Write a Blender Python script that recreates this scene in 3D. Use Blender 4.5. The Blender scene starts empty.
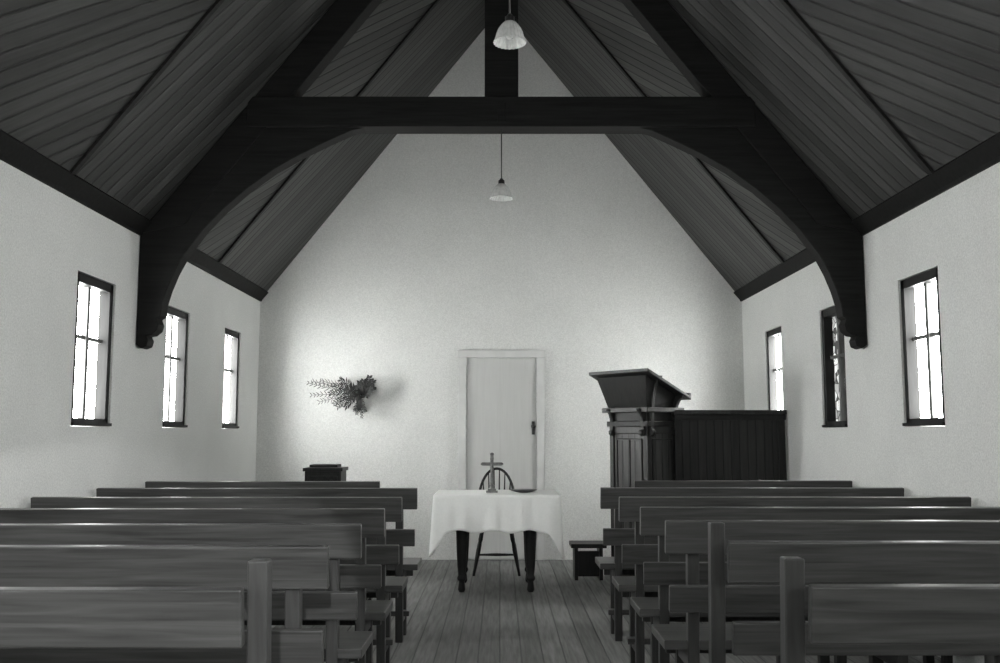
import bpy, bmesh, math, random
from mathutils import Vector, Matrix, Euler
random.seed(7)
S = bpy.context.scene
S.view_settings.view_transform = 'Standard'
S.view_settings.look = 'None'
S.view_settings.exposure = 0.0

# ------------------------------------------------------------ room numbers
XL, XR = -2.42, 2.44
YB, YR = 9.5, -1.6          # far (altar) wall, rear wall
ZE, ZA = 2.57, 5.64         # eaves, apex
EYE = 1.24
TR = 6.33                   # truss

# ------------------------------------------------------------ materials
def G(v, t=1.0):
    return (v*0.99, v*1.0, v*0.975, 1.0)

def base_mat(name, rough=0.6, spec=0.3):
    m = bpy.data.materials.new(name); m.use_nodes = True
    nt = m.node_tree; b = nt.nodes['Principled BSDF']
    b.inputs['Roughness'].default_value = rough
    b.inputs['Specular IOR Level'].default_value = spec
    return m, nt, b

def L(nt, a, b): nt.links.new(a, b)

def plain(name, v, rough=0.5, spec=0.3, metal=0.0, nscale=30, var=0.15, bump=0.05):
    m, nt, b = base_mat(name, rough, spec)
    b.inputs['Metallic'].default_value = metal
    tc = nt.nodes.new('ShaderNodeTexCoord')
    n = nt.nodes.new('ShaderNodeTexNoise'); n.inputs['Scale'].default_value = nscale; n.inputs['Detail'].default_value = 4
    L(nt, tc.outputs['Object'], n.inputs['Vector'])
    r = nt.nodes.new('ShaderNodeValToRGB')
    r.color_ramp.elements[0].position = 0.3; r.color_ramp.elements[0].color = G(v*(1-var))
    r.color_ramp.elements[1].position = 0.7; r.color_ramp.elements[1].color = G(v*(1+var))
    L(nt, n.outputs['Fac'], r.inputs['Fac']); L(nt, r.outputs['Color'], b.inputs['Base Color'])
    if bump > 0:
        bp = nt.nodes.new('ShaderNodeBump'); bp.inputs['Strength'].default_value = bump; bp.inputs['Distance'].default_value = 0.01
        L(nt, n.outputs['Fac'], bp.inputs['Height']); L(nt, bp.outputs['Normal'], b.inputs['Normal'])
    return m

def plaster(name, v):
    m, nt, b = base_mat(name, 0.9, 0.1)
    tc = nt.nodes.new('ShaderNodeTexCoord')
    n1 = nt.nodes.new('ShaderNodeTexNoise'); n1.inputs['Scale'].default_value = 95; n1.inputs['Detail'].default_value = 3; n1.inputs['Roughness'].default_value = .8
    n2 = nt.nodes.new('ShaderNodeTexNoise'); n2.inputs['Scale'].default_value = 2.2; n2.inputs['Detail'].default_value = 6
    n3 = nt.nodes.new('ShaderNodeTexNoise'); n3.inputs['Scale'].default_value = 14; n3.inputs['Detail'].default_value = 6
    for n in (n1, n2, n3): L(nt, tc.outputs['Object'], n.inputs['Vector'])
    r1 = nt.nodes.new('ShaderNodeMapRange'); r1.inputs['From Min'].default_value = .3; r1.inputs['From Max'].default_value = .7
    r1.inputs['To Min'].default_value = v*.83; r1.inputs['To Max'].default_value = v*1.15
    L(nt, n1.outputs['Fac'], r1.inputs['Value'])
    r2 = nt.nodes.new('ShaderNodeMapRange'); r2.inputs['From Min'].default_value = .3; r2.inputs['From Max'].default_value = .7
    r2.inputs['To Min'].default_value = .96; r2.inputs['To Max'].default_value = 1.03
    L(nt, n2.outputs['Fac'], r2.inputs['Value'])
    mu = nt.nodes.new('ShaderNodeMath'); mu.operation = 'MULTIPLY'
    L(nt, r1.outputs[0], mu.inputs[0]); L(nt, r2.outputs[0], mu.inputs[1])
    mc = nt.nodes.new('ShaderNodeMix'); mc.data_type = 'RGBA'; mc.blend_type = 'MULTIPLY'; mc.inputs['Factor'].default_value = 1
    mc.inputs['A'].default_value = (.99, 1, .975, 1)
    L(nt, mu.outputs[0], mc.inputs['B']); L(nt, mc.outputs['Result'], b.inputs['Base Color'])
    ad = nt.nodes.new('ShaderNodeMath'); ad.operation = 'ADD'
    L(nt, n1.outputs['Fac'], ad.inputs[0]); L(nt, n3.outputs['Fac'], ad.inputs[1])
    bp = nt.nodes.new('ShaderNodeBump'); bp.inputs['Strength'].default_value = .25; bp.inputs['Distance'].default_value = .006
    L(nt, ad.outputs[0], bp.inputs['Height']); L(nt, bp.outputs['Normal'], b.inputs['Normal'])
    return m

def wood(name, v, rough=0.4, scale=(1.2, 22, 22), spec=0.4, var=.35):
    m, nt, b = base_mat(name, rough, spec)
    tc = nt.nodes.new('ShaderNodeTexCoord'); mp = nt.nodes.new('ShaderNodeMapping')
    mp.inputs['Scale'].default_value = scale
    n = nt.nodes.new('ShaderNodeTexNoise'); n.inputs['Scale'].default_value = 2.2; n.inputs['Detail'].default_value = 6; n.inputs['Distortion'].default_value = .6
    L(nt, tc.outputs['Object'], mp.inputs['Vector']); L(nt, mp.outputs[0], n.inputs['Vector'])
    r = nt.nodes.new('ShaderNodeValToRGB')
    r.color_ramp.elements[0].position = .3; r.color_ramp.elements[0].color = G(v*(1-var))
    r.color_ramp.elements[1].position = .72; r.color_ramp.elements[1].color = G(v*(1+var))
    L(nt, n.outputs['Fac'], r.inputs['Fac']); L(nt, r.outputs['Color'], b.inputs['Base Color'])
    bp = nt.nodes.new('ShaderNodeBump'); bp.inputs['Strength'].default_value = .15; bp.inputs['Distance'].default_value = .004
    L(nt, n.outputs['Fac'], bp.inputs['Height']); L(nt, bp.outputs['Normal'], b.inputs['Normal'])
    return m

def boards(name, v, width, rough=.5, gap=.08, groove=.25, var=.3, spec=.35, grain=.25, bump=.6):
    """tongue and groove boards from a metric UV map: u across, v along"""
    m, nt, b = base_mat(name, rough, spec)
    uv = nt.nodes.new('ShaderNodeUVMap'); sx = nt.nodes.new('ShaderNodeSeparateXYZ')
    L(nt, uv.outputs[0], sx.inputs[0])
    def M(op, a, c=None):
        n = nt.nodes.new('ShaderNodeMath'); n.operation = op
        for i, q in enumerate((a, c)):
            if q is None: continue
            if isinstance(q, (int, float)): n.inputs[i].default_value = q
            else: L(nt, q, n.inputs[i])
        return n.outputs[0]
    d = M('DIVIDE', sx.outputs[0], width)
    fl = M('FLOOR', d); fr = M('FRACT', d)
    wn = nt.nodes.new('ShaderNodeTexWhiteNoise'); wn.noise_dimensions = '1D'; L(nt, fl, wn.inputs['W'])
    edge = M('MINIMUM', fr, M('SUBTRACT', 1.0, fr))
    g = nt.nodes.new('ShaderNodeMapRange'); g.interpolation_type = 'SMOOTHSTEP'
    g.inputs['From Min'].default_value = gap*.25; g.inputs['From Max'].default_value = gap
    L(nt, edge, g.inputs['Value'])
    gm = nt.nodes.new('ShaderNodeMapRange'); gm.inputs['To Min'].default_value = groove; gm.inputs['To Max'].default_value = 1
    L(nt, g.outputs[0], gm.inputs['Value'])
    cmb = nt.nodes.new('ShaderNodeCombineXYZ')
    L(nt, M('MULTIPLY', sx.outputs[0], 35.0), cmb.inputs[0])
    L(nt, M('MULTIPLY', sx.outputs[1], 2.0), cmb.inputs[1])
    L(nt, M('MULTIPLY', wn.outputs['Value'], 20.0), cmb.inputs[2])
    n = nt.nodes.new('ShaderNodeTexNoise'); n.inputs['Scale'].default_value = 1.5; n.inputs['Detail'].default_value = 6
    L(nt, cmb.outputs[0], n.inputs['Vector'])
    gr = nt.nodes.new('ShaderNodeMapRange'); gr.inputs['From Min'].default_value = .3; gr.inputs['From Max'].default_value = .7
    gr.inputs['To Min'].default_value = 1-grain; gr.inputs['To Max'].default_value = 1+grain
    L(nt, n.outputs['Fac'], gr.inputs['Value'])
    pv = nt.nodes.new('ShaderNodeMapRange'); pv.inputs['To Min'].default_value = v*(1-var); pv.inputs['To Max'].default_value = v*(1+var)
    L(nt, wn.outputs['Value'], pv.inputs['Value'])
    tot = M('MULTIPLY', M('MULTIPLY', pv.outputs[0], gr.outputs[0]), gm.outputs[0])
    mc = nt.nodes.new('ShaderNodeMix'); mc.data_type = 'RGBA'; mc.blend_type = 'MULTIPLY'; mc.inputs['Factor'].default_value = 1
    mc.inputs['A'].default_value = (.99, 1, .975, 1)
    L(nt, tot, mc.inputs['B']); L(nt, mc.outputs['Result'], b.inputs['Base Color'])
    bp = nt.nodes.new('ShaderNodeBump'); bp.inputs['Strength'].default_value = bump; bp.inputs['Distance'].default_value = .006
    L(nt, g.outputs[0], bp.inputs['Height']); L(nt, bp.outputs['Normal'], b.inputs['Normal'])
    return m

def emis(name, strength):
    m = bpy.data.materials.new(name); m.use_nodes = True
    nt = m.node_tree; b = nt.nodes['Principled BSDF']
    b.inputs['Base Color'].default_value = G(.8)
    tc = nt.nodes.new('ShaderNodeTexCoord')
    n = nt.nodes.new('ShaderNodeTexNoise'); n.inputs['Scale'].default_value = 3
    L(nt, tc.outputs['Object'], n.inputs['Vector'])
    r = nt.nodes.new('ShaderNodeMapRange'); r.inputs['To Min'].default_value = strength*.8; r.inputs['To Max'].default_value = strength*1.2
    L(nt, n.outputs['Fac'], r.inputs['Value'])
    b.inputs['Emission Color'].default_value = (.99, 1, .985, 1)
    L(nt, r.outputs[0], b.inputs['Emission Strength'])
    return m

def stained(name):
    m = bpy.data.materials.new(name); m.use_nodes = True
    nt = m.node_tree; b = nt.nodes['Principled BSDF']
    b.inputs['Base Color'].default_value = G(.05)
    tc = nt.nodes.new('ShaderNodeTexCoord')
    v = nt.nodes.new('ShaderNodeTexVoronoi'); v.inputs['Scale'].default_value = 17
    v2 = nt.nodes.new('ShaderNodeTexVoronoi'); v2.feature = 'DISTANCE_TO_EDGE'; v2.inputs['Scale'].default_value = 17
    L(nt, tc.outputs['Object'], v.inputs['Vector']); L(nt, tc.outputs['Object'], v2.inputs['Vector'])
    bw = nt.nodes.new('ShaderNodeSeparateColor'); L(nt, v.outputs['Color'], bw.inputs[0])
    r = nt.nodes.new('ShaderNodeValToRGB')
    r.color_ramp.interpolation = 'CONSTANT'
    r.color_ramp.elements[0].color = G(.06); r.color_ramp.elements[1].position = .25; r.color_ramp.elements[1].color = G(.35)
    e = r.color_ramp.elements.new(.42); e.color = G(1.0)
    e = r.color_ramp.elements.new(.85); e.color = G(.5)
    L(nt, bw.outputs[0], r.inputs['Fac'])
    g = nt.nodes.new('ShaderNodeMath'); g.operation = 'GREATER_THAN'; g.inputs[1].default_value = .05
    L(nt, v2.outputs['Distance'], g.inputs[0])
    L(nt, r.outputs['Color'], b.inputs['Emission Color'])
    L(nt, g.outputs[0], b.inputs['Emission Strength'])
    return m

M_wall = plaster('plaster_white', .75)
M_gable = plaster('plaster_gable', .69)
M_ceil = boards('ceiling_boards', .046, .10, rough=.5, gap=.12, groove=.2, var=.4, spec=.28)
M_floor = boards('floor_boards', .15, .12, rough=.6, gap=.05, groove=.45, var=.2, grain=.35)
M_truss = wood('truss_timber', .012, .65, spec=.12)
M_trim = wood('trim_timber', .018, .6, (22, 1.2, 22), spec=.15)
M_pew = wood('pew_timber', .050, .36, (1.2, 26, 26), .42, var=.45)
M_pewd = wood('pew_leg_timber', .034, .45, (22, 22, 1.2))
M_dark = wood('dark_timber', .012, .45, (14, 14, 2), .25)
M_pulpit = boards('pulpit_boards', .05, .075, rough=.4, gap=.09, groove=.2, var=.25)
M_mold = wood('pulpit_moulding_timber', .028, .4, (14, 14, 2), .3)
M_screen = boards('screen_boards', .022, .07, rough=.45, gap=.09, groove=.25, var=.25, spec=.25)
M_frame = wood('window_frame_timber', .012, .5, (14, 14, 2), .2)
M_bar = wood('glazing_bar_timber', .14, .5, (14, 14, 2), .2)
M_door = boards('door_paint', .54, 4.0, rough=.5, gap=.002, groove=.95, var=.01, grain=.03, bump=.0)
M_arch = plain('architrave_paint', .60, .5, .3, nscale=6, var=.06)
M_glow = emis('bright_window_glass', 27.0)
M_glow_far = emis('bright_window_glass_far', 56.0)
M_glow_rear = emis('rear_fill_pane', 10.0)
M_stain = stained('stained_glass')
M_cloth = plain('linen_cloth', .93, .9, .1, nscale=60, var=.02, bump=.08)
M_glass = plain('ribbed_opal_glass', .62, .25, .5, nscale=40, var=.15)
M_metal = plain('dark_metal', .05, .35, .5, .6, var=.2)
M_silver = plain('tarnished_brass', .20, .35, .5, .6, var=.3)
M_leaf = plain('dried_leaf', .05, .8, .2, nscale=12, var=.5)
M_leaf2 = plain('pale_dried_fern', .20, .8, .2, nscale=12, var=.4)

# ------------------------------------------------------------ mesh builder
class B:
    def __init__(s):
        s.bm = bmesh.new(); s.mats = []
    def mi(s, mat):
        if mat not in s.mats: s.mats.append(mat)
        return s.mats.index(mat)
    def face(s, vs, mat, smooth=False):
        f = s.bm.faces.new(vs); f.material_index = s.mi(mat); f.smooth = smooth
        return f
    def box(s, c, size, mat, rot=None):
        hx, hy, hz = [q/2 for q in size]
        R = Euler(rot).to_matrix() if rot else Matrix.Identity(3)
        c = Vector(c)
        v = [s.bm.verts.new(c + R @ Vector((x*hx, y*hy, z*hz))) for x in (-1, 1) for y in (-1, 1) for z in (-1, 1)]
        for q in ((0,1,3,2), (4,6,7,5), (0,4,5,1), (2,3,7,6), (0,2,6,4), (1,5,7,3)):
            s.face([v[i] for i in q], mat)
    def bb(s, x0, x1, y0, y1, z0, z1, mat):
        s.box(((x0+x1)/2, (y0+y1)/2, (z0+z1)/2), (abs(x1-x0), abs(y1-y0), abs(z1-z0)), mat)
    def prism(s, pts, off, mat):
        off = Vector(off)
        a = [s.bm.verts.new(Vector(p)) for p in pts]
        b = [s.bm.verts.new(Vector(p)+off) for p in pts]
        n = len(a)
        s.face(a, mat); s.face(b[::-1], mat)
        for i in range(n):
            s.face([a[i], b[i], b[(i+1) % n], a[(i+1) % n]], mat)
    def xz(s, pts, y0, y1, mat):
        s.prism([(x, y0, z) for x, z in pts], (0, y1-y0, 0), mat)
    def tube(s, path, radii, mat, seg=10, smooth=True):
        path = [Vector(p) for p in path]
        if isinstance(radii, (int, float)): radii = [radii]*len(path)
        rings = []
        for i, p in enumerate(path):
            t = (path[min(i+1, len(path)-1)] - path[max(i-1, 0)]).normalized()
            ref = Vector((0, 1, 0)) if abs(t.y) < .9 else Vector((1, 0, 0))
            u = t.cross(ref).normalized(); w = t.cross(u)
            rings.append([s.bm.verts.new(p + (u*math.cos(a)+w*math.sin(a))*radii[i]) for a in [2*math.pi*k/seg for k in range(seg)]])
        for i in range(len(rings)-1):
            for k in range(seg):
                s.face([rings[i][k], rings[i][(k+1) % seg], rings[i+1][(k+1) % seg], rings[i+1][k]], mat, smooth)
        s.face(rings[0][::-1], mat); s.face(rings[-1], mat)
    def lathe(s, c, prof, mat, seg=24, rib=0, ribn=0, cap=True):
        c = Vector(c); rings = []
        for r, z in prof:
            ring = []
            for k in range(seg):
                a = 2*math.pi*k/seg
                rr = r*(1+rib*math.cos(ribn*a)) if ribn else r
                ring.append(s.bm.verts.new(c+Vector((rr*math.cos(a), rr*math.sin(a), z))))
            rings.append(ring)
        for i in range(len(rings)-1):
            for k in range(seg):
                s.face([rings[i][k], rings[i][(k+1) % seg], rings[i+1][(k+1) % seg], rings[i+1][k]], mat, True)
        if cap:
            s.face(rings[0][::-1], mat); s.face(rings[-1], mat)
    def finish(s, name, bevel=0, uvfix=True, recalc=True, parent=None):
        if recalc: bmesh.ops.recalc_face_normals(s.bm, faces=s.bm.faces[:])
        uv = s.bm.loops.layers.uv.verify()
        if uvfix:
            for f in s.bm.faces:
                n = f.normal
                if abs(n.z) > .7:
                    for l in f.loops: l[uv].uv = (l.vert.co.x, l.vert.co.y)
                else:
                    t = Vector((n.y, -n.x, 0)).normalized()
                    for l in f.loops: l[uv].uv = (l.vert.co.dot(t), l.vert.co.z)
        me = bpy.data.meshes.new(name); s.bm.to_mesh(me); s.bm.free()
        for m in s.mats: me.materials.append(m)
        o = bpy.data.objects.new(name, me); S.collection.objects.link(o)
        if parent: o.parent = parent
        if bevel:
            md = o.modifiers.new('bevel', 'BEVEL'); md.width = bevel; md.segments = 2; md.limit_method = 'ANGLE'; md.angle_limit = .7
        return o

# ------------------------------------------------------------ shell
b = B(); b.bb(XL-.3, XR+.3, YR-.2, YB+.2, -.1, 0, M_floor); b.finish('floor')

gab = [(XL-.3, 0), (XR+.3, 0), (XR+.3, ZE), (XR, ZE), (.01, ZA), (XL, ZE), (XL-.3, ZE)]
b = B(); b.xz(gab, YB, YB+.2, M_gable); b.finish('wall_back')
b = B(); b.xz(gab, YR-.2, YR, M_wall); b.finish('wall_rear')

WZ0, WZ1 = 1.275, 2.165
winL = [(-.55, -.01), (.98, 1.52), (2.45, 2.99), (3.92, 4.46), (5.38, 5.92), (6.84, 7.36), (8.31, 8.82)]
winR = [(-.65, -.1), (.88, 1.42), (2.30, 2.84), (3.77, 4.30), (5.23, 5.76), (6.70, 7.20), (8.19, 8.69)]
def side_wall(name, x0, x1, wins):
    b = B()
    b.bb(x0, x1, YR, YB, 0, WZ0, M_wall); b.bb(x0, x1, YR, YB, WZ1, ZE, M_wall)
    y = YR
    for a, c in wins:
        b.bb(x0, x1, y, a, WZ0, WZ1, M_wall); y = c
    b.bb(x0, x1, y, YB, WZ0, WZ1, M_wall)
    b.finish(name)
side_wall('wall_left', XL-.3, XL, winL)
side_wall('wall_right', XR, XR+.3, winR)

# windows
wn = 0
def window(side, y0, y1, glass):
    global wn; wn += 1
    b = B()
    X = XL if side < 0 else XR
    def px(d): return X + side*d      # d = depth into the wall
    def bx(d0, d1, ya, yb, za, zb, m): b.bb(min(px(d0), px(d1)), max(px(d0), px(d1)), ya, yb, za, zb, m)
    e = .004; fw = .048; z0, z1 = WZ0+e, WZ1-e; y0 += e; y1 -= e
    bx(.012, .09, y0, y0+fw, z0, z1, M_frame); bx(.012, .09, y1-fw, y1, z0, z1, M_frame)
    bx(.012, .09, y0, y1, z1-fw*1.1, z1, M_frame); bx(.012, .09, y0, y1, z0, z0+fw*.9, M_frame)
    bx(-.014, .03, y0, y1, z0, z0+.018, M_frame)          # sill nosing
    ym = (y0+y1)/2
    bx(.045, .077, ym-.018, ym+.018, z0, z1, M_bar)
    zt = z1-.36
    bx(.052, .076, y0, y1, zt-.011, zt+.011, M_bar)
    bx(.078, .084, y0+.01, y1-.01, z0+.01, z1-.01, glass)
    b.finish('window_%d' % wn)
for i, (a, c) in enumerate(winL): window(-1, a, c, M_glow_far if i == 6 else M_glow)
for i, (a, c) in enumerate(winR): window(1, a, c, M_stain if i == 5 else (M_glow_far if i == 6 else M_glow))
# unseen glowing rear window, added behind the camera as fill for the pews
b = B(); wn += 1
b.bb(-.62, .62, YR, YR+.03, 2.3, 3.7, M_glow_rear)
for x in (-.66, 0, .66): b.bb(x-.04, x+.04, YR, YR+.07, 2.26, 3.74, M_frame)
for z in (2.26, 3.0, 3.74): b.bb(-.7, .7, YR, YR+.06, z-.03, z+.03, M_frame)
b.finish('window_%d' % wn)

# ceiling
b = B(); uvl = b.bm.loops.layers.uv.verify()
segs = [(YR, -.6, 12), (-.6, 2.2, 42), (2.2, 5.08, 42), (5.08, 6.33, 12), (6.33, 7.82, 42), (7.82, YB, 12)]
for sx_, X in ((-1, XL), (1, XR)):
    sl = math.hypot(X-.01, ZA-ZE)
    for ya, yb, ph in segs:
        p = math.radians(ph)
        q = [(X, ya, ZE, 0), (X, yb, ZE, 0), (.01, yb, ZA, sl), (.01, ya, ZA, sl)]
        vs = [b.bm.verts.new(c[:3]) for c in q]
        f = b.face(vs, M_ceil)
        for l, c in zip(f.loops, q):
            l[uvl].uv = (-c[3]*math.sin(p)+c[1]*math.cos(p), c[3]*math.cos(p)+c[1]*math.sin(p))
        vs = [b.bm.verts.new((c[0]+sx_*.06, c[1], c[2]+.06)) for c in q]
        b.face(vs, M_ceil)
b.finish('ceiling', uvfix=False, recalc=False)

def slope_pt(side, t, off):
    X = XL if side < 0 else XR
    p = Vector((X+(0.01-X)*t, 0, ZE+(ZA-ZE)*t))
    d = Vector((0.01-X, 0, ZA-ZE)).normalized()
    n = Vector((-side*abs(d.z), 0, -abs(d.x)))
    return p+n*off
n = 0
for yb in (-.6, 2.2, 5.08, 7.82):
    for side in (-1, 1):
        n += 1; b = B()
        P = [slope_pt(side, 0.02, .002), slope_pt(side, .985, .002), slope_pt(side, .985, .018), slope_pt(side, .02, .018)]
        b.prism([(p.x, yb-.02, p.z) for p in P], (0, .04, 0), M_trim)
        b.finish('trim_%d' % n)
for side in (-1, 1):
    n += 1; b = B()
    X = XL if side < 0 else XR
    s = -side
    prof = [(X+s*.002, 2.553), (X+s*.018, 2.553), (X+s*.024, 2.57)]
    P = [slope_pt(side, .028, .022), slope_pt(side, .029, .002), slope_pt(side, 0.0, .002)]
    prof += [(p.x, p.z) for p in P]
    b.prism([(x, YR+.01, z) for x, z in prof], (0, YB-YR-.02, 0), M_truss)
    b.finish('trim_%d' % n)
n += 1; b = B(); b.bb(-.05, .07, YR+.01, YB-.01, ZA-.2, ZA-.09, M_trim); b.finish('trim_%d' % n)

# ------------------------------------------------------------ trusses
def truss(yc):
    b = B(); y0, y1 = yc-.075, yc+.075
    for side in (-1, 1):
        X = (XL if side < 0 else XR); s = -side
        P = [slope_pt(side, 0.0, .004), slope_pt(side, .985, .004), slope_pt(side, .985, .2), slope_pt(side, 0.06, .2)]
        b.xz([(p.x, p.z) for p in P], y0, y1, M_truss)
        d = [(.004, 1.82), (.035, 1.795), (.075, 1.81), (.085, 1.85), (.07, 1.88), (.105, 1.885), (.14, 1.915), (.15, 1.955), (.135, 1.995),
             (.160, 2.01), (.170, 2.09), (.198, 2.19), (.24, 2.30), (.30, 2.42), (.43, 2.60), (.56, 2.74), (.71, 2.875), (.89, 3.01), (1.07, 3.115), (1.24, 3.20), (1.41, 3.28), (1.62, 3.33)]
        pts = [(X+s*a, z) for a, z in d]
        q1 = slope_pt(side, .28, .12); q0 = slope_pt(side, 0, .004)
        pts += [(q1.x, q1.z), (q0.x+s*.02, 2.62), (X+s*.004, 2.56)]
        b.xz(pts, yc-.06, yc+.06, M_truss)
    xa = slope_pt(-1, .285, .02).x; xb = slope_pt(1, .285, .02).x
    b.bb(xa, xb, y0-.01, y1+.01, 3.30, 3.51, M_truss)
    b.bb(-.105, .125, yc-.065, yc+.065, 3.5, ZA-.06, M_truss)
    b.bb(-.02, .04, y0-.016, y0, 3.33, 3.47, M_truss)
    return b.finish('roof_truss', bevel=.006)
truss(TR); truss(3.0)

# ------------------------------------------------------------ door
b = B()
dx0, dx1, dz = -.41, .44, 2.06
yf = YB
b.bb(dx0, dx0+.075, yf-.035, yf-.001, 0, dz, M_arch); b.bb(dx1-.075, dx1, yf-.035, yf-.001, 0, dz, M_arch)
b.bb(dx0-.01, dx1+.01, yf-.04, yf-.001, dz-.075, dz, M_arch)
b.bb(dx0+.079, dx1-.079, yf-.012, yf-.001, .008, dz-.079, M_door)
b.lathe((0, 0, 0), [(.001, 0), (.02, .005), (.024, .02), (.018, .035), (.001, .04)], M_metal, 14)
for v in b.bm.verts[-70:]:
    x, y, z = v.co; v.co = Vector((.33+x, yf-.012-z-.012, 1.30+y))
b.bb(.315, .345, yf-.018, yf-.010, 1.22, 1.35, M_metal)
b.finish('door_1', bevel=.003)

# ------------------------------------------------------------ pews
def pew(Y, a, c, style=0):
    s = 1 if c > a else -1
    b = B(); x0, x1 = min(a, c), max(a, c)
    pa = a + s*.045 if style else a
    px0, px1 = min(pa, c), max(pa, c)
    L_ = px1-px0; xm = (px0+px1)/2
    b.box((xm, Y-.012, .85), (L_, .028, .125), M_pew, (math.radians(8), 0, 0))
    b.box((xm, Y+.012, .62), (L_-.03, .026, .10), M_pew, (math.radians(8), 0, 0))
    b.bb(x0, x1, Y+.045, Y+.36, .425, .46, M_pew)
    b.bb(x0+.05, x1-.05, Y+.30, Y+.325, .355, .425, M_pewd)
    ends = [a+s*(.022 if style else .11), (a+c)/2, c-s*.11]
    for i, x in enumerate(ends):
        tall = .965 if (style and i == 0) else .895
        w = .022
        b.prism([(x-w, Y+.075, 0), (x+w, Y+.075, 0), (x+w, Y+.004, tall), (x-w, Y+.004, tall)], (0, .045, 0), M_pewd)
        b.bb(x-w, x+w, Y+.28, Y+.33, 0, .425, M_pewd)
        b.bb(x-.016, x+.016, Y+.09, Y+.30, .35, .42, M_pewd)
        b.bb(x-.016, x+.016, Y+.10, Y+.29, .10, .15, M_pewd)
    b.bb(x0+.06, x1-.06, Y+.17, Y+.23, .135, .165, M_pew)
    b.finish('church_pew', bevel=.004)
for Y, a, st in ((6.5, -.81, 0), (5.72, -.49, 0), (4.93, -.5, 0), (4.2, -.5, 0), (3.5, -.5, 0), (2.84, -.5, 0), (2.08, -.5, 1)):
    pew(Y, a, XL+.03, st)
for Y, a, st in ((6.6, .92, 0), (5.76, .60, 0), (4.95, .61, 0), (4.28, .62, 0), (3.64, .62, 0), (2.95, .645, 1), (2.12, .625, 1)):
    pew(Y, a, XR-.03, st)

# ------------------------------------------------------------ communion table
tx0, tx1, ty0, ty1, tz = -.505, .455, 7.52, 8.15, .75
b = B()
b.bb(tx0+.02, tx1-.02, ty0+.02, ty1-.02, tz-.025, tz-.004, M_dark)
b.bb(-.31, .25, ty0+.08, ty0+.10, tz-.13, tz-.025, M_dark); b.bb(-.31, .25, ty1-.10, ty1-.08, tz-.13, tz-.025, M_dark)
b.bb(-.32, -.30, ty0+.08, ty1-.08, tz-.13, tz-.025, M_dark); b.bb(.24, .26, ty0+.08, ty1-.08, tz-.13, tz-.025, M_dark)
for x in (-.30, .24):
    for y in (ty0+.08, ty1-.08):
        b.bb(x-.042, x+.042, y-.042, y+.042, tz-.16, tz-.025, M_dark)
        b.lathe((x, y, 0), [(.020, 0), (.030, .02), (.026, .05), (.022, .08), (.036, .10), (.036, .115), (.028, .13), (.036, .2), (.044, .40), (.048, .52), (.042, .56), (.052, .575), (.042, .595)], M_dark, 16)
tbl = b.finish('communion_table', bevel=.003)
# cloth
b = B()
NX, NY = 48, 32
per = []
e = .012
for i in range(NX): per.append((tx0-e+(tx1-tx0+2*e)*i/NX, ty0-e, 'f', i/NX))
for i in range(NY): per.append((tx1+e, ty0-e+(ty1-ty0+2*e)*i/NY, 'r', i/NY))
for i in range(NX): per.append((tx1+e-(tx1-tx0+2*e)*i/NX, ty1+e, 'b', i/NX))
for i in range(NY): per.append((tx0-e, ty1+e-(ty1-ty0+2*e)*i/NY, 'l', i/NY))
rows = []
NR = 14
def sstep(t): t = max(0, min(1, t)); return t*t*(3-2*t)
for r in range(NR+1):
    t = r/NR; row = []
    for k, (x, y, sd, u) in enumerate(per):
        if sd in 'fb':
            dist = min(u, 1-u)
            drop = .46 - .18*sstep(dist/.10)
            drop += .012*math.sin(u*23)
            nx, ny = 0, (-1 if sd == 'f' else 1)
        else:
            drop = .48 + .015*math.sin(u*17)
            nx, ny = (1 if sd == 'r' else -1), 0
        c_ = 0
        if sd in 'fb': c_ = 1-sstep(min(u, 1-u)/.08)
        w = math.sin(k*.62)*.5+math.sin(k*1.13+1)*.35+math.sin(k*.29)*.4
        amp = (.016 + .016*c_)*t
        out = .004 + .02*t + amp*w
        if sd in 'fb' and c_ > 0:
            nx2 = (-1 if (x < 0) else 1)*c_*.7
        else: nx2 = nx
        row.append(b.bm.verts.new((x+nx2*out*(1.3 if sd in 'fb' else 1), y+ny*out, tz+.004 - (.003 if r == 0 else 0) - drop*t)))
    rows.append(row)
N = len(per)
for r in range(NR):
    for k in range(N):
        b.face([rows[r][k], rows[r][(k+1) % N], rows[r+1][(k+1) % N], rows[r+1][k]], M_cloth, True)
top = [b.bm.verts.new((p[0]*.985-.0005, ty0+(p[1]-ty0)*.985+.005, tz+.005)) for p in per]
for k in range(N): b.face([top[k], top[(k+1) % N], rows[0][(k+1) % N], rows[0][k]], M_cloth, True)
b.face(top, M_cloth)
cl = b.finish('tablecloth')
sd = cl.modifiers.new('thick', 'SOLIDIFY'); sd.thickness = .002; sd.offset = 1

# crucifix (built at origin then scaled)
b = B(); cx, cy, z0 = 0, 0, 0
b.bb(cx-.042, cx+.042, cy-.03, cy+.03, z0, z0+.014, M_silver)
b.bb(cx-.03, cx+.03, cy-.022, cy+.022, z0+.014, z0+.028, M_silver)
b.lathe((cx, cy, z0+.028), [(.02, 0), (.013, .012), (.018, .022), (.009, .034)], M_silver, 14)
b.bb(cx-.012, cx+.012, cy-.006, cy+.006, z0+.055, z0+.275, M_silver)
b.bb(cx-.068, cx+.068, cy-.006, cy+.006, z0+.192, z0+.216, M_silver)
for p in ((cx-.068, z0+.204), (cx+.068, z0+.204), (cx, z0+.275)):
    b.lathe((p[0], cy, p[1]-.012), [(.002, 0), (.012, .006), (.016, .012), (.012, .018), (.002, .024)], M_silver, 10)
b.bb(cx-.014, cx+.014, cy-.011, cy-.006, z0+.235, z0+.25, M_silver)
fy = cy-.014
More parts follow.
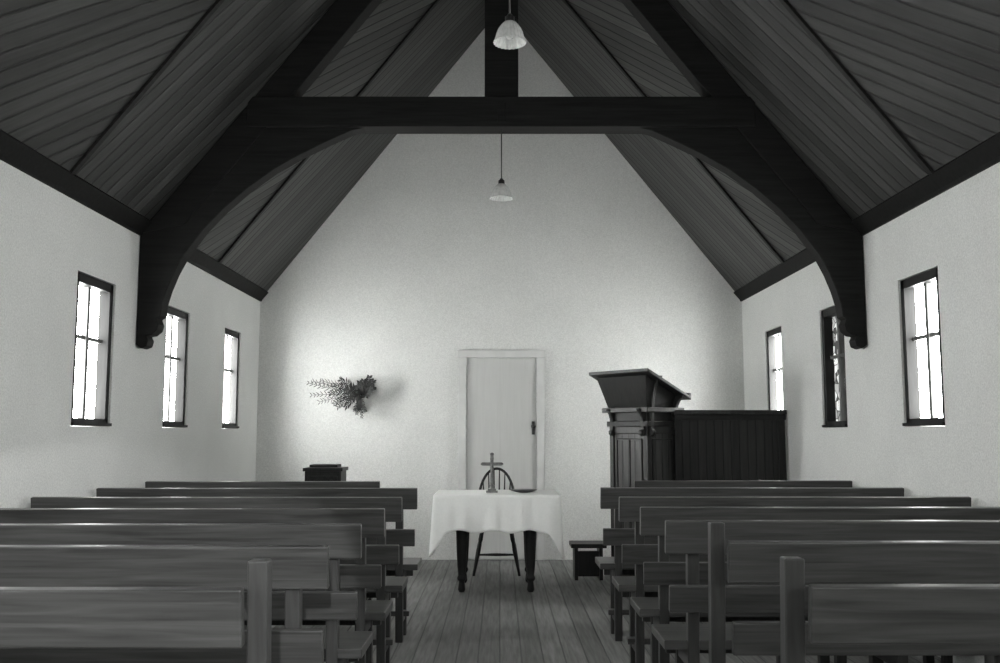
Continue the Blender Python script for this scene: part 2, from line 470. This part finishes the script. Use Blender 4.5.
b.tube([(cx, fy, z0+.205), (cx, fy-.004, z0+.18), (cx+.001, fy-.002, z0+.155), (cx-.002, fy-.004, z0+.14)], [.008, .0125, .0085, .0095], M_silver)
b.tube([(cx-.002, fy-.004, z0+.142), (cx-.004, fy-.012, z0+.11), (cx, fy-.002, z0+.075), (cx, fy-.008, z0+.066)], [.0085, .007, .004, .004], M_silver)
b.tube([(cx+.003, fy-.004, z0+.142), (cx+.004, fy-.013, z0+.112), (cx+.003, fy-.002, z0+.077), (cx+.002, fy-.01, z0+.068)], [.0085, .007, .004, .004], M_silver)
b.tube([(cx-.006, fy, z0+.195), (cx-.03, fy, z0+.20), (cx-.062, fy+.004, z0+.208)], [.005, .004, .003], M_silver)
b.tube([(cx+.006, fy, z0+.195), (cx+.03, fy, z0+.20), (cx+.062, fy+.004, z0+.208)], [.005, .004, .003], M_silver)
b.lathe((cx-.003, fy-.004, z0+.203), [(.002, 0), (.007, .005), (.0085, .012), (.006, .02), (.001, .023)], M_silver, 10)
bmesh.ops.scale(b.bm, vec=(1.12, 1.12, 1.12), verts=b.bm.verts[:])
bmesh.ops.translate(b.bm, vec=(-.065, 7.76, tz+.008), verts=b.bm.verts[:])
b.finish('altar_crucifix', bevel=.001)
# offering plate
b = B()
b.lathe((.19, 7.78, tz+.008), [(.04, 0), (.06, .004), (.10, .016), (.112, .02), (.108, .023), (.06, .009), (.02, .007)], M_metal, 28)
b.finish('offering_plate')

# ------------------------------------------------------------ windsor chair
b = B(); cx, cy = -.03, 8.62
seat = [(.001, .425), (.15, .425), (.185, .435), (.19, .452), (.175, .462), (.09, .452), (.001, .450)]
b.lathe((cx, cy, 0), seat, M_dark, 28)
for sx_ in (-1, 1):
    for sy_ in (-1, 1):
        tpx, tpy = cx+sx_*.115, cy+sy_*.115
        bx_, by_ = cx+sx_*.20, cy+sy_*.19
        P = [Vector((bx_, by_, 0)).lerp(Vector((tpx, tpy, .44)), t) for t in (0, .15, .3, .5, .62, .7, .85, 1)]
        b.tube(P, [.011, .014, .017, .020, .014, .020, .016, .013], M_dark)
    P0 = Vector((cx+sx_*.20, cy-.19, 0)).lerp(Vector((cx+sx_*.115, cy-.115, .44)), .36)
    P1 = Vector((cx+sx_*.20, cy+.19, 0)).lerp(Vector((cx+sx_*.115, cy+.115, .44)), .36)
    b.tube([P0, (P0+P1)/2, P1], [.008, .013, .008], M_dark)
b.tube([(cx-.168, cy, .158), (cx, cy, .158), (cx+.168, cy, .158)], [.008, .013, .008], M_dark)
hoop = []
for k in range(25):
    a = math.pi*k/24
    z = .455+.455*(math.sin(a)**.75)
    hoop.append((cx+.175*math.cos(a), cy+.13+(z-.455)*.16, z))
hoop[0] = (cx+.155, cy+.13, .45); hoop[-1] = (cx-.155, cy+.13, .45)
b.tube(hoop, .012, M_dark)
for i in range(6):
    u = (i-2.5)/2.5
    xt = cx+u*.125; z = .455+.455*(math.sqrt(max(0, 1-(u*.125/.175)**2))**.75)
    b.tube([(cx+u*.10, cy+.13, .45), (cx+u*.112, cy+.13+(z-.455)*.08, .6), (xt, cy+.13+(z-.455)*.16, z)], [.006, .008, .005], M_dark, 8)
b.finish('windsor_chair')

# ------------------------------------------------------------ pulpit
b = B()
P1 = Vector((.97, 8.30, 0)); e1 = Vector((.6, -.8, 0)); e2 = Vector((.8, .6, 0))
W1, W2 = .43, .34
def pp(u, v, z): q = P1+e1*u+e2*v; return (q.x, q.y, z)
def obox(u0, u1, v0, v1, z0, z1, m):
    b.prism([pp(u0, v0, z0), pp(u1, v0, z0), pp(u1, v1, z0), pp(u0, v1, z0)], (0, 0, z1-z0), m)
obox(0, W1, 0, W2, 0, 1.30, M_pulpit)
for u0, u1, v0, v1 in ((-.012, .035, -.014, .03), (W1-.035, W1+.014, -.014, .03), (W1-.03, W1+.014, W2-.03, W2+.012)):
    obox(u0, u1, v0, v1, 0, 1.30, M_mold)
obox(-.02, W1+.02, -.02, W2+.02, 0, .12, M_mold)
obox(-.014, W1+.014, -.014, W2+.01, .60, .67, M_mold)
obox(-.014, W1+.014, -.014, W2+.01, 1.23, 1.30, M_mold)
for z0, z1 in ((.16, .56), (.71, 1.19)):
    for u0, u1 in ((.06, .075), (W1-.075, W1-.06), (W1/2-.012, W1/2+.012)):
        obox(u0, u1, -.010, .01, z0, z1, M_mold)
    obox(.06, W1-.06, -.010, .01, z1-.015, z1, M_mold); obox(.06, W1-.06, -.010, .01, z0, z0+.015, M_mold)
    for v0, v1 in ((.05, .065), (W2-.065, W2-.05)):
        obox(W1-.01, W1+.010, v0, v1, z0, z1, M_mold)
    obox(W1-.01, W1+.010, .05, W2-.05, z1-.015, z1, M_mold)
obox(-.03, W1+.03, -.03, W2+.03, 1.29, 1.335, M_dark)
obox(-.06, W1+.06, -.06, W2+.05, 1.41, 1.45, M_mold)
obox(-.01, W1+.01, -.01, W2+.01, 1.335, 1.41, M_dark)
def zs(v): return 1.75-(v+.13)*.43
A = [pp(-.02, -.02, 1.45), pp(W1+.02, -.02, 1.45), pp(W1+.02, W2, 1.45), pp(-.02, W2, 1.45)]
T = [pp(-.09, -.09, zs(-.09)-.02), pp(W1+.08, -.09, zs(-.09)-.02), pp(W1+.05, W2, zs(W2)-.02), pp(-.05, W2, zs(W2)-.02)]
va = [b.bm.verts.new(q) for q in A]; vt = [b.bm.verts.new(q) for q in T]
b.face(va[::-1], M_dark); b.face(vt, M_dark)
for i in range(4): b.face([va[i], va[(i+1) % 4], vt[(i+1) % 4], vt[i]], M_dark)
ua, ub, vA, vB = -.145, .575, -.13, .385
b.prism([pp(ua, vA, zs(vA)-.012), pp(ub, vA, zs(vA)-.012), pp(ub, vB, zs(vB)-.012), pp(ua, vB, zs(vB)-.012)], (0, 0, .028), M_mold)
b.prism([pp(ua, vB-.03, zs(vB)+.016), pp(ub, vB-.03, zs(vB)+.016), pp(ub, vB, zs(vB)+.016), pp(ua, vB, zs(vB)+.016)], (0, 0, .03), M_mold)
def bracket(u, v, du, dv, z0, z1, reach, th=.035):
    d = (e1*du+e2*dv); q = Vector(pp(u, v, 0)); side = d.cross(Vector((0, 0, 1))).normalized()
    h = z1-z0
    prof = [(0, 0), (.028, -.012), (.05, .005), (.052, .03), (.034, .045), (.03, .07)]
    for k in range(9):
        t = k/8; prof.append((.03+(reach-.03)*(1-math.cos(t*math.pi/2)), .07+(h-.09)*math.sin(t*math.pi/2)))
    prof += [(reach+.01, h), (0, h)]
    P = [q+d*r+Vector((0, 0, z0+z))-side*th/2 for r, z in prof]
    b.prism(P, side*th, M_mold)
bracket(.03, 0, 0, -1, 1.22, 1.44, .08)
bracket(W1-.03, 0, 0, -1, 1.22, 1.44, .08)
bracket(W1, .03, 1, 0, 1.22, 1.71, .13)
bracket(W1, W2-.04, 1, 0, 1.22, 1.55, .13)
bracket(0, .05, -1, 0, 1.22, 1.44, .08)
# enclosing screen
yq = 8.10
b.bb(1.49, XR-.02, yq, yq+.04, 0, 1.395, M_screen)
b.bb(1.46, XR-.012, yq-.03, yq+.07, 1.395, 1.43, M_mold)
b.bb(1.48, XR-.015, yq-.015, yq+.055, 1.345, 1.395, M_dark)
b.bb(1.48, XR-.015, yq-.015, yq+.05, 0, .14, M_dark)
for x in (1.51, 2.385): b.bb(x-.03, x+.03, yq-.012, yq+.05, .14, 1.35, M_dark)
b.finish('pulpit', bevel=.004)

# step / stool
b = B()
b.bb(.60, .90, 8.15, 8.42, .27, .305, M_dark)
b.bb(.63, .66, 8.18, 8.39, 0, .27, M_dark); b.bb(.84, .87, 8.18, 8.39, 0, .27, M_dark)
b.bb(.66, .84, 8.20, 8.23, .03, .24, M_dark)
b.finish('wooden_step_stool', bevel=.004)
# small cabinet at left
b = B()
b.bb(-1.72, -1.40, 8.45, 8.75, 0, .90, M_dark)
b.bb(-1.735, -1.385, 8.43, 8.77, .90, .93, M_dark)
b.bb(-1.70, -1.45, 8.55, 8.76, .93, .955, M_dark)
b.bb(-1.69, -1.43, 8.44, 8.45, .1, .45, M_trim); b.bb(-1.69, -1.43, 8.44, 8.45, .5, .86, M_trim)
b.lathe((-1.56, 8.43, .66), [(.001, -.012), (.012, -.006), (.012, .006), (.001, .012)], M_silver, 10)
b.finish('wooden_cabinet', bevel=.004)

# ------------------------------------------------------------ pendant lamps
def pendant(x, y, zbot, ztop, r):
    b = B(); k = r/.08
    b.tube([(x, y, ztop), (x, y, zbot+.14*k)], .004, M_metal, 6)
    b.lathe((x, y, zbot), [(.006, .165*k), (.016, .15*k), (.022, .145*k), (.022, .115*k), (.028*k, .11*k)], M_metal, 16)
    prof = [(.026, .118), (.034, .112), (.045, .10), (.060, .078), (.070, .055), (.076, .03), (.084, .008), (.088, 0), (.085, .002), (.072, .03), (.064, .055), (.04, .095), (.028, .108)]
    b.lathe((x, y, zbot), [(a*k, c*k) for a, c in prof], M_glass, 96, .035, 24, cap=False)
    b.lathe((x, y, zbot+.02*k), [(.002, 0), (.018, .008), (.024, .022), (.018, .045), (.012, .07)], M_glass, 16)
    b.finish('pendant_lamp')
pendant(.01, TR, 2.82, 3.30, .070)
pendant(.045, 4.2, 3.02, ZA-.2, .068)

# ------------------------------------------------------------ dried flower arrangement in wall holder
b = B(); o = Vector((-1.37, 9.40, 1.63))
b.lathe((-1.40, 9.44, 1.50), [(.006, -.05), (.014, -.02), (.022, .03), (.032, .09), (.036, .10), (.030, .095)], M_metal, 16)
b.bb(-1.42, -1.38, 9.47, 9.499, 1.46, 1.60, M_metal)
def leaf(p, d, ln, w, mat):
    d = d.normalized(); up = Vector((random.uniform(-.4, .4), -1, random.uniform(-.4, .4)))
    sdv = d.cross(up).normalized(); nn = sdv.cross(d)
    ks = [0, .25, .55, .8, 1]; wd = [.15, .8, 1, .6, .03]
    bend = random.uniform(-.2, .2)
    L_, R_ = [], []
    for t, q in zip(ks, wd):
        c = p+d*ln*t+sdv*bend*ln*t*t
        c.y = min(c.y, 9.485)
        L_.append(b.bm.verts.new(c+sdv*w*q)); R_.append(b.bm.verts.new(c-sdv*w*q+nn*w*.3))
    for i in range(4): b.face([L_[i], L_[i+1], R_[i+1], R_[i]], mat)
def frond(st, a, ln, droop, lw, ll, mat, stem):
    """one feathery palm-like frond"""
    pts = []
    for k in range(13):
        t = k/12
        q = st+Vector((math.cos(a)*ln*t, -.05*math.sin(t*2.5), math.sin(a)*ln*t-droop*t*t))
        pts.append(q)
    b.tube(pts, .0022, stem, 5)
    for k in range(2, 13):
        dd = (pts[k]-pts[k-1]).normalized(); pr = Vector((-dd.z, 0, dd.x))
        for sg in (-1, 1):
            leaf(pts[k], dd*.9+pr*sg*random.uniform(.7, 1.1)+Vector((0, random.uniform(-.3, .1), 0)), ll*(1.15-.8*abs(k/12-.45))*random.uniform(.8, 1.1), lw, mat)
st0 = o+Vector((-.02, -.01, -.02))
# long pale fronds sweeping left
for a, ln, dr in ((168, .50, -.01), (160, .47, .03), (178, .46, .02), (152, .42, .06), (186, .38, .03)):
    frond(st0, math.radians(a), ln, dr, .004, .055, M_leaf2 if a in (160, 186, 152) else M_leaf, M_leaf)
# mid dark fronds
for a, ln, dr in ((140, .26, .04), (156, .30, .05), (172, .30, .05), (192, .26, .05), (206, .24, .03), (225, .20, .0)):
    frond(st0+Vector((.02, -.02, .02)), math.radians(a), ln, dr, .006, .055, M_leaf, M_leaf)
# upright spray at right
for a, ln in ((60, .19), (75, .21), (90, .17), (105, .16), (45, .14), (68, .14)):
    frond(st0+Vector((.05, -.02, -.03)), math.radians(a), ln, .0, .008, .05, M_leaf, M_leaf)
# trailing stems
for a, ln in ((-85, .20), (-100, .17), (-70, .15), (-112, .14)):
    frond(st0+Vector((.02, -.02, -.02)), math.radians(a), ln, .0, .004, .035, M_leaf, M_leaf)
for i in range(60):
    p = o+Vector((random.uniform(-.14, .09), random.uniform(-.06, .02), random.uniform(-.06, .05)))
    leaf(p, Vector((random.uniform(-1, .6), random.uniform(-.5, .1), random.uniform(-.6, 1))), random.uniform(.03, .07), random.uniform(.005, .011), M_leaf)
b.finish('dried_flower_arrangement', recalc=False)

# ------------------------------------------------------------ added spot imitating a pale glare patch on the near left pews
ld = bpy.data.lights.new('pew_glare_spot', 'SPOT'); ld.energy = 620; ld.spot_size = math.radians(20); ld.spot_blend = .1; ld.shadow_soft_size = .03
lo = bpy.data.objects.new('pew_glare_spot', ld); S.collection.objects.link(lo)
lo.location = (.2, -1.45, 1.9)
lo.rotation_euler = (Vector((-1.25, 3.0, .65))-Vector(lo.location)).to_track_quat('-Z', 'Y').to_euler()

# ------------------------------------------------------------ world + camera
w = bpy.data.worlds.new('sky'); S.world = w; w.use_nodes = True
w.node_tree.nodes['Background'].inputs[0].default_value = (.9, .95, 1, 1)
w.node_tree.nodes['Background'].inputs[1].default_value = 1.0
cam = bpy.data.cameras.new('camera'); cam.sensor_width = 36; cam.lens = 34.2
co = bpy.data.objects.new('camera', cam); S.collection.objects.link(co)
co.location = (0, 0, EYE); co.rotation_euler = (math.radians(96.07), 0, 0)
S.camera = co
